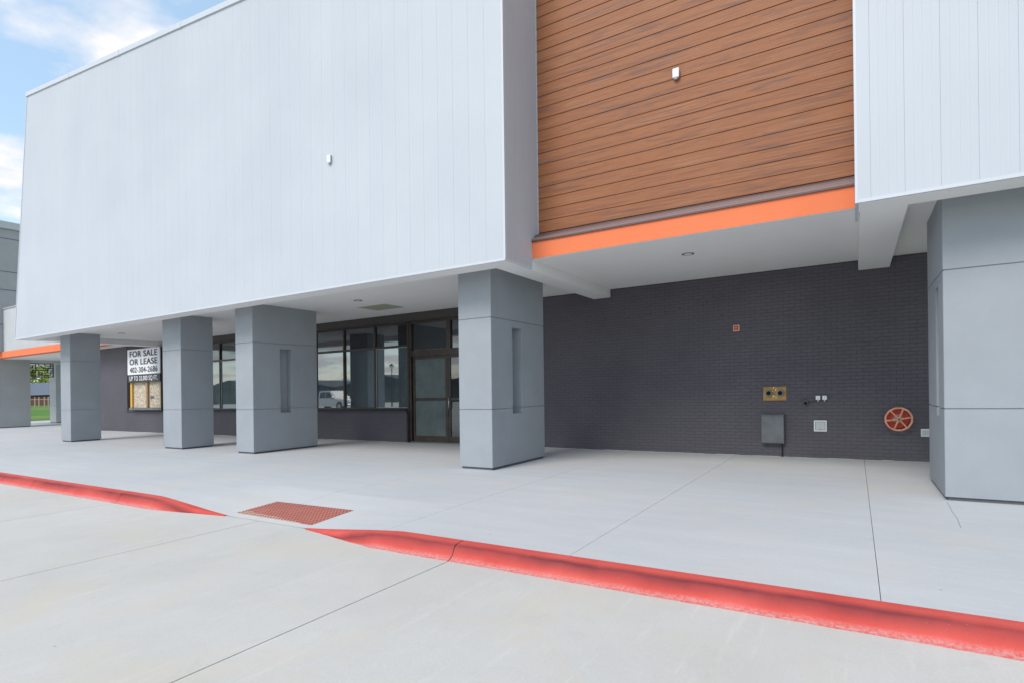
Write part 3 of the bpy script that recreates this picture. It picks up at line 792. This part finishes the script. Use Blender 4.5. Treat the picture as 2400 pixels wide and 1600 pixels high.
t = thing('steel_utility_box', 'dark grey steel box mounted low on the brick wall under the brass plate', 'utility box', (-1.37, yb, .55))
hx0, hx1, hz0, hz1 = -1.60, -1.19, .27, .835; hd = .135
MB().box(hx0, hx1, yb-hd, yb, hz0, hz1, .004).build('cabinet', M_steel, t)
MB().extr([(yb, hz1+.012), (yb-hd-.02, hz1-.018), (yb-hd-.02, hz1-.008), (yb, hz1+.022)], 'x', hx0-.004, hx1+.004).build('lid', M_steel, t)
MB().box(hx0+.012, hx1-.006, yb-hd-.008, yb-hd-.001, hz0+.012, hz1-.03, .002).build('door', M_steel, t)
MB().tube([(-1.235, yb-.03, hz0), (-1.235, yb-.03, .08), (-1.235, yb-.022, .0)], .012, 8).build('conduit', M_black, t)

t = thing('hose_bib', 'small round grey pipe mouth with a short cable left of the two switch boxes', 'pipe outlet', (-.82, yb, 1.07))
MB().cyl((-.83, yb, 1.085), (.15, -1, -.35), .052, .046, .09, 22).build('pipe_collar', M_greypl, t)
MB().cyl((-.83+.0137, yb-.0865, 1.085-.031), (.15, -1, -.35), .034, .034, .003, 20).build('bore', M_dark, t)
MB().tube([(-.80, yb-.02, 1.075), (-.74, yb-.02, 1.07), (-.66, yb-.018, 1.085), (-.60, yb-.016, 1.105), (-.57, yb-.012, 1.125)], .006, 6).build('cable', M_flash, t)
for i, (xx, nm) in enumerate(((-.605, 'left of the pair of white weatherproof outlet boxes'), (-.495, 'right of the pair of white weatherproof outlet boxes'))):
    t = thing('outlet_box', nm, 'outlet', (xx, yb, 1.15), 'pair of small white outlets beside the pipe mouth')
    MB().box(xx-.048, xx+.048, yb-.04, yb, 1.105, 1.20, .006).build('back_box', M_greypl, t)
    MB().box(xx-.040, xx+.036, yb-.055, yb-.041, 1.115, 1.192, .006).build('cover', M_white, t)
    MB().cyl((xx-.002, yb-.055, 1.155), (0, -1, 0), .007, .006, .006, 10).build('knob', M_greypl, t)
    MB().box(xx-.012, xx+.012, yb-.05, yb-.01, 1.088, 1.104, .003).build('latch', M_white, t)

t = thing('access_door', 'white square framed access door low on the brick wall', 'access door', (-.575, yb, .61))
f = MB(); ax0, ax1, az0, az1 = -.682, -.468, .512, .72
for (a, b, c, d) in ((ax0, ax1, az0, az0+.022), (ax0, ax1, az1-.022, az1), (ax0, ax0+.022, az0+.022, az1-.022), (ax1-.022, ax1, az0+.022, az1-.022)): f.box(a, b, yb-.016, yb, c, d)
f.build('frame', M_white, t)
MB().box(ax0+.022, ax1-.022, yb-.004, yb-.001, az0+.022, az1-.022).build('gap', M_dark, t)
MB().box(ax0+.028, ax1-.028, yb-.012, yb-.0045, az0+.028, az1-.028, .002).build('door', M_white2, t)
MB().cyl((-.573, yb-.012, .556), (0, -1, 0), .008, .008, .006, 10).build('latch', M_black, t)

t = thing('valve_handwheel', 'round red valve handwheel with six spokes near the right-hand column', 'valve wheel', (.655, yb, .76))
wc = Vector((.655, yb-.16, .762)); wd_ = Vector((.08, -1, -.05)).normalized()
MB().torus(wc, wd_, .198, .018, 60, 8, wob=.0015).build('rim', M_wheel, t, smooth=True)
a_ = wd_.orthogonal().normalized(); b_ = wd_.cross(a_)
a_ = Vector((1, .08, 0)).normalized(); b_ = wd_.cross(a_)*-1
if b_.z < 0: b_ = -b_
for k in range(6):
    th = math.radians(9+60*k); e = a_*math.cos(th)+b_*math.sin(th)
    MB().tube([wc+e*.03+wd_*.015, wc+e*.11+wd_*.008, wc+e*.195], [.018, .014, .016], 6).build('spoke', M_wheel, t)
MB().cyl(wc-wd_*.085, wd_, .168, .168, .012, 40).build('red_disc', M_reddisc, t)
MB().cyl(wc-wd_*.150, wd_, .05, .05, .065, 20).build('stem', M_greypl, t)
MB().cyl(wc-wd_*.072, wd_, .085, .06, .03, 8).build('bonnet', M_hub, t)
MB().cyl(wc-wd_*.04, wd_, .034, .03, .065, 20).build('hub', M_hub, t)
MB().cyl(wc+wd_*.025, wd_, .018, .016, .014, 6).build('nut', M_chrome, t)

t = thing('double_outlet', 'white double outlet plate partly behind the right-hand column', 'outlet', (1.05, yb, .515))
MB().box(.985, 1.135, yb-.012, yb, .45, .585, .003).build('plate', M_white, t)
for xx in (1.028, 1.092): MB().box(xx-.026, xx+.026, yb-.024, yb-.013, .468, .566, .011).build('flap', M_white2, t)

# drilled anchor holes left in the wall
hh = MB()
for (x, z) in ((-4.9, 3.02), (-4.35, 2.98), (-3.85, 3.02), (-3.53, 3.05), (-3.2, 3.09), (-2.72, 3.10), (-2.64, 3.17), (-2.35, 2.87)):
    hh.cyl((x, yb-.0012, z), (0, -1, 0), .011, .011, .002, 8)
hh.build('anchor_hole', M_dark, B)

# for-sale sign boards in front of the boarded window
sx0, sx1 = -26.38, -23.80; sy = 12.05
sg = thing('for_sale_sign', 'white and black for sale or lease sign board fixed over a boarded window', 'sign', ((sx0+sx1)/2, sy, 2.1))
MB().box(sx0, sx1, sy, sy+.03, 2.425, 3.475).build('white_board', M_signw, sg)
MB().box(sx0, sx1, sy+.002, sy+.03, 2.105, 2.424).build('black_board', M_signb, sg)
MB().box(sx1-.012, sx1+.0, sy+.031, YG-.06, .99, 3.47).box(sx0, sx0+.012, sy+.031, YG-.06, .99, 3.47).build('side_board', M_header, sg)
bo = thing('boarded_window', 'window boarded with rough oriented strand board below the sign', 'boarding', ((sx0+sx1)/2, 12.2, .93))
MB().box(sx0+.06, sx1-.02, 12.2, 12.215, 1.55, 2.2).build('osb_sheet', M_osb, bo)
MB().box(sx0+.06, sx1-.02, 12.2, 12.215, 1.04, 1.544).build('osb_sheet', M_osb, bo)
MB().box(sx0+.03, sx0+.17, 12.13, 12.19, 1.04, 2.10).build('yellow_board', M_yellow, bo)
MB().box(-25.06, -24.93, 12.12, 12.199, 1.04, 2.2).build('stud', M_stud, bo)
MB().box(-23.95, -23.88, 12.12, 12.199, 1.04, 2.2).build('stud', M_stud, bo)
MB().box(sx0, sx1, 12.08, 12.23, .94, 1.035).build('sill_board', M_steel, bo)
MB().box(-24.85, -24.55, 12.19, 12.199, 1.40, 1.52).build('black_patch', M_steel, bo)

def text(s, x0, x1, z0, z1, y, mat, parent, bold=.02):
    cu = bpy.data.curves.new('lettering', 'FONT'); cu.body = s; cu.size = 1; cu.space_character = 1.08
    o = bpy.data.objects.new('tmp', cu); COL.objects.link(o)
    dg = bpy.context.evaluated_depsgraph_get(); dg.update(); me = bpy.data.meshes.new_from_object(o.evaluated_get(dg)); bpy.data.objects.remove(o)
    V = [tuple(v.co) for v in me.vertices]; P = [tuple(p.vertices) for p in me.polygons]
    xs = [v[0] for v in V]; ys = [v[1] for v in V]; ax, bx_, ay, by = min(xs), max(xs), min(ys), max(ys)
    if ',' in s: ay = 0.0
    ol = worldloc(parent); nv, nf = [], []; t_ = bold*(z1-z0); k = 0
    for dx in (-1, -.5, 0, .5, 1):
        for dz in (-.5, .5):
            b0 = len(nv)
            for v in V:
                X = x0+t_+(v[0]-ax)/(bx_-ax)*(x1-x0-2*t_)+dx*t_; Z = z0+(v[1]-ay)/(by-ay)*(z1-z0)+dz*t_*.5
                nv.append((X-ol.x, y-k*.00012-ol.y, Z+gz(X)-ol.z))
            nf += [tuple(b0+i for i in f) for f in P]; k += 1
    m2 = bpy.data.meshes.new('lettering'); m2.from_pydata(nv, [], nf); m2.materials.append(mat)
    q = bpy.data.objects.new('lettering', m2); COL.objects.link(q); q.parent = parent; q['kind'] = 'stuff' if False else 'part'
    del q['kind']; return q
M_ink = MT('black_ink', (.015, .015, .018), .5).m
def bx(u): return sx0+(sx1-sx0)*u
text('FOR SALE', bx(.075), bx(.93), 3.16, 3.40, sy-.003, M_ink, sg, .075)
text('OR LEASE', bx(.07), bx(.93), 2.83, 3.07, sy-.003, M_ink, sg, .075)
text('402-304-2686', bx(.075), bx(.93), 2.505, 2.73, sy-.003, M_ink, sg, .05)
text('UP TO 32,000 SQ FT.', bx(.06), bx(.93), 2.175, 2.36, sy-.001, M_signw, sg, .03)

# ------------------------------------------------------------------ far background seen between the left columns
barn = thing('red_barn', 'low red-brown building with blue-grey metal roof beyond the lawn', 'building', (-225, 80, 0))
MB().box(-262, -200, 76, 90, -.3, 3.3).build('wall', M_redbrick, barn)
MB().extr([(75.0, 3.2), (83, 7.6), (91, 3.2)], 'x', -263, -199).build('roof', M_roofblue, barn)
def fence_post(x, y, h, r=.09): return MB().cyl((x, y, -.2), (0, 0, 1), r, r*.9, h+.2, 6)
fen = thing('post_fence', 'pale wooden post fence in front of the red building', 'fence', (-150, 55, -.1))
for i in range(14): fence_post(-165+i*2.6+random.uniform(-.3, .3), 54.5, 2.3, .13).build('post', M_palebark, fen)
MB().box(-166, -130, 54.45, 54.5, 1.7, 1.78).build('rail', M_palebark, fen)

def tree(name, x, y, h, cr_, label, cat='tree', bare=False, seed=1, mat=M_leaf, dens=900, group=None):
    r = random.Random(seed); t = thing(name, label, cat, (x, y, -.1), group)
    tk = MB(); tr_ = h*.022
    tk.tube([(x, y, -.3), (x+.1, y, h*.3), (x-.1, y+.1, h*.6), (x, y, h*.95)], [tr_*1.4, tr_, tr_*.6, tr_*.15], 8)
    limbs = []
    for k in range(12 if not bare else 9):
        z = h*(.3+.055*k); a = r.uniform(0, 6.28); ln = cr_*r.uniform(.5, .95)*(1-.04*k)
        p = [(x, y, z), (x+math.cos(a)*ln*.5, y+math.sin(a)*ln*.5, z+ln*.45), (x+math.cos(a)*ln, y+math.sin(a)*ln, z+ln*(.7 if not bare else 1.1))]
        tk.tube(p, [tr_*.4, tr_*.25, tr_*.08], 5); limbs.append(p)
    tk.build('trunk', M_bark if not bare else M_palebark, t)
    if bare: return t
    lf = MB()
    cl = []
    for k in range(30):
        a = r.uniform(0, 6.28); rr_ = cr_*math.sqrt(r.random()); zz = h*(.35+.62*r.random()); f_ = 1-abs((zz/h-.6)/.45)**2*.7
        cl.append((x+math.cos(a)*rr_*f_, y+math.sin(a)*rr_*f_, zz, cr_*r.uniform(.18, .34)))
    for k in range(dens):
        c = r.choice(cl); d = Vector((r.gauss(0, 1), r.gauss(0, 1), r.gauss(0, 1))).normalized()*c[3]*r.uniform(.5, 1.05)
        p = Vector(c[:3])+d; s = h*r.uniform(.012, .024); u = Vector((r.gauss(0, 1), r.gauss(0, 1), r.gauss(0, 1))).normalized()*s; v = u.orthogonal().normalized()*s*.8
        lf.poly([p-u, p+v, p+u, p-v])
    o = lf.build('crown', mat, t); return t
tree('bare_sapling', -128, 47.5, 9, 2.4, 'bare pale young tree in front of the red building', bare=True, seed=4)
for i, (x, y, h, c) in enumerate(((-285, 92, 17, 9), (-300, 112, 20, 10), (-330, 100, 22, 12), (-275, 104, 15, 8), (-350, 125, 24, 12), (-310, 82, 16, 9))):
    tree('broadleaf_tree', x, y, h, c, 'yellow green broadleaf tree in the belt behind the red building', seed=20+i, dens=2600, group='trees behind the red building')

# ------------------------------------------------------------------ across the street (seen mirrored in the shop windows)
hs = thing('low_grey_house', 'long low grey building with gabled roof across the car park, mirrored in the shop windows', 'building', (-80, -60, 0))
MB().box(-150, -30, -72, -60, -.3, 3.0).build('wall', MT('grey_wall', (.12, .13, .13), .8).m, hs)
for k, (a, b, h) in enumerate(((-151, -118, 2.6), (-118, -96, 1.9), (-96, -70, 2.4), (-70, -48, 1.7), (-48, -29, 2.2))):
    cx_ = (a+b)/2; MB().extr([(a, 2.9), (cx_, 2.9+h), (b, 2.9)], 'y', -72.5, -59.5).build('roof', MT('slate_roof', (.06, .07, .085), .8).m if k == 0 else MATS['slate_roof'], hs)
for i in range(10):
    tree('tree', -150+i*17+random.uniform(-4, 4), -90-random.uniform(0, 12), random.uniform(5, 6.2), 5.0, 'dark green tree beyond the low grey building, mirrored in the shop windows', seed=60+i, dens=2600, group='trees across the car park')
def lamp(x, y):
    t = thing('street_lamp', 'street lamp across the car park, mirrored in the shop window', 'street lamp', (x, y, -.13))
    MB().tube([(x, y, -.13), (x, y, 4.2)], [.09, .05], 10).build('pole', M_black, t)
    MB().cyl((x, y, 4.2), (0, 0, 1), .12, .24, .35, 12).build('lantern', M_lens, t); MB().cyl((x, y, 4.55), (0, 0, 1), .38, .03, .28, 12).build('cap', M_black, t)
lamp(-46, -24)

def pickup(x, y):
    t = thing('pickup_truck', 'white crew cab pickup truck parked across the lot, mirrored in the shop window', 'pickup truck', (x, y, -.13))
    g0 = -.13
    def Zf(z): return g0+z
    body = [(-2.95, .55), (-2.95, 1.12), (-1.05, 1.14), (1.0, 1.14), (1.35, 1.13), (2.75, 1.02), (2.92, .85), (2.92, .45), (2.35, .42), (2.28, .72), (2.05, .88), (1.75, .88), (1.52, .72), (1.45, .42), (-1.35, .42), (-1.42, .72), (-1.65, .88), (-1.95, .88), (-2.18, .72), (-2.25, .45), (-2.95, .50)]
    MB().extr([(x+a, Zf(b)) for a, b in body], 'y', y-.98, y+.98).build('body', M_paint, t)
    cab = [(-1.12, 1.14), (-1.0, 1.82), (-.85, 1.90), (.35, 1.91), (.55, 1.86), (1.25, 1.14)]
    c = MB(); n = len(cab); lo = [(x+a, y-.93+.14*((b-1.14)/.77), Zf(b)) for a, b in cab]; hi = [(x+a, y+.93-.14*((b-1.14)/.77), Zf(b)) for a, b in cab]
    c.mesh(lo+hi, [tuple(range(n))[::-1], tuple(range(n, 2*n))]+[(i, (i+1) % n, n+(i+1) % n, n+i) for i in range(n)]); c.build('cab', M_paint, t)
    for s in (-1, 1):
        for w_ in ([(-.93, 1.22), (-.84, 1.76), (-.12, 1.79), (-.12, 1.22)], [(-.04, 1.22), (-.04, 1.79), (.44, 1.77), (.92, 1.22)]):
            pts = [(x+a, y+s*(.945-.14*((b-1.14)/.77)), Zf(b)) for a, b in w_]; q = [(p[0], p[1]-s*.01, p[2]) for p in pts]
            MB().mesh(pts+q, [(0, 1, 2, 3), (4, 5, 6, 7), (0, 1, 5, 4), (1, 2, 6, 5), (2, 3, 7, 6), (3, 0, 4, 7)]).build('side_window', M_carglass, t)
        for wx in (-1.8, 1.9):
            wo = MB().cyl((x+wx, y+s*.75, Zf(.40)), (0, s, 0), .40, .40, .24, 24).build('wheel', M_tyre, t); MB().cyl((x+wx, y+s*.985, Zf(.40)), (0, s, 0), .25, .23, .02, 16).build('rim', M_rim, wo)
        MB().box(x+.95, x+1.07, y+s*1.0-.12, y+s*1.0+.12, Zf(1.15), Zf(1.32), .02).build('mirror', M_chrome, t)
        MB().box(x+2.78, x+2.925, y+s*.78-.16, y+s*.78+.16, Zf(.80), Zf(.98), .01).build('headlight', M_lens, t)
    MB().box(x+2.90, x+2.99, y-.95, y+.95, Zf(.42), Zf(.60), .02).build('bumper', M_chrome, t)
    MB().poly([(x+1.22, y-.80, Zf(1.20)), (x+1.22, y+.80, Zf(1.20)), (x+.62, y+.72, Zf(1.82)), (x+.62, y-.72, Zf(1.82))]).build('windscreen', M_carglass, t)
pickup(-43.4, -13.1)
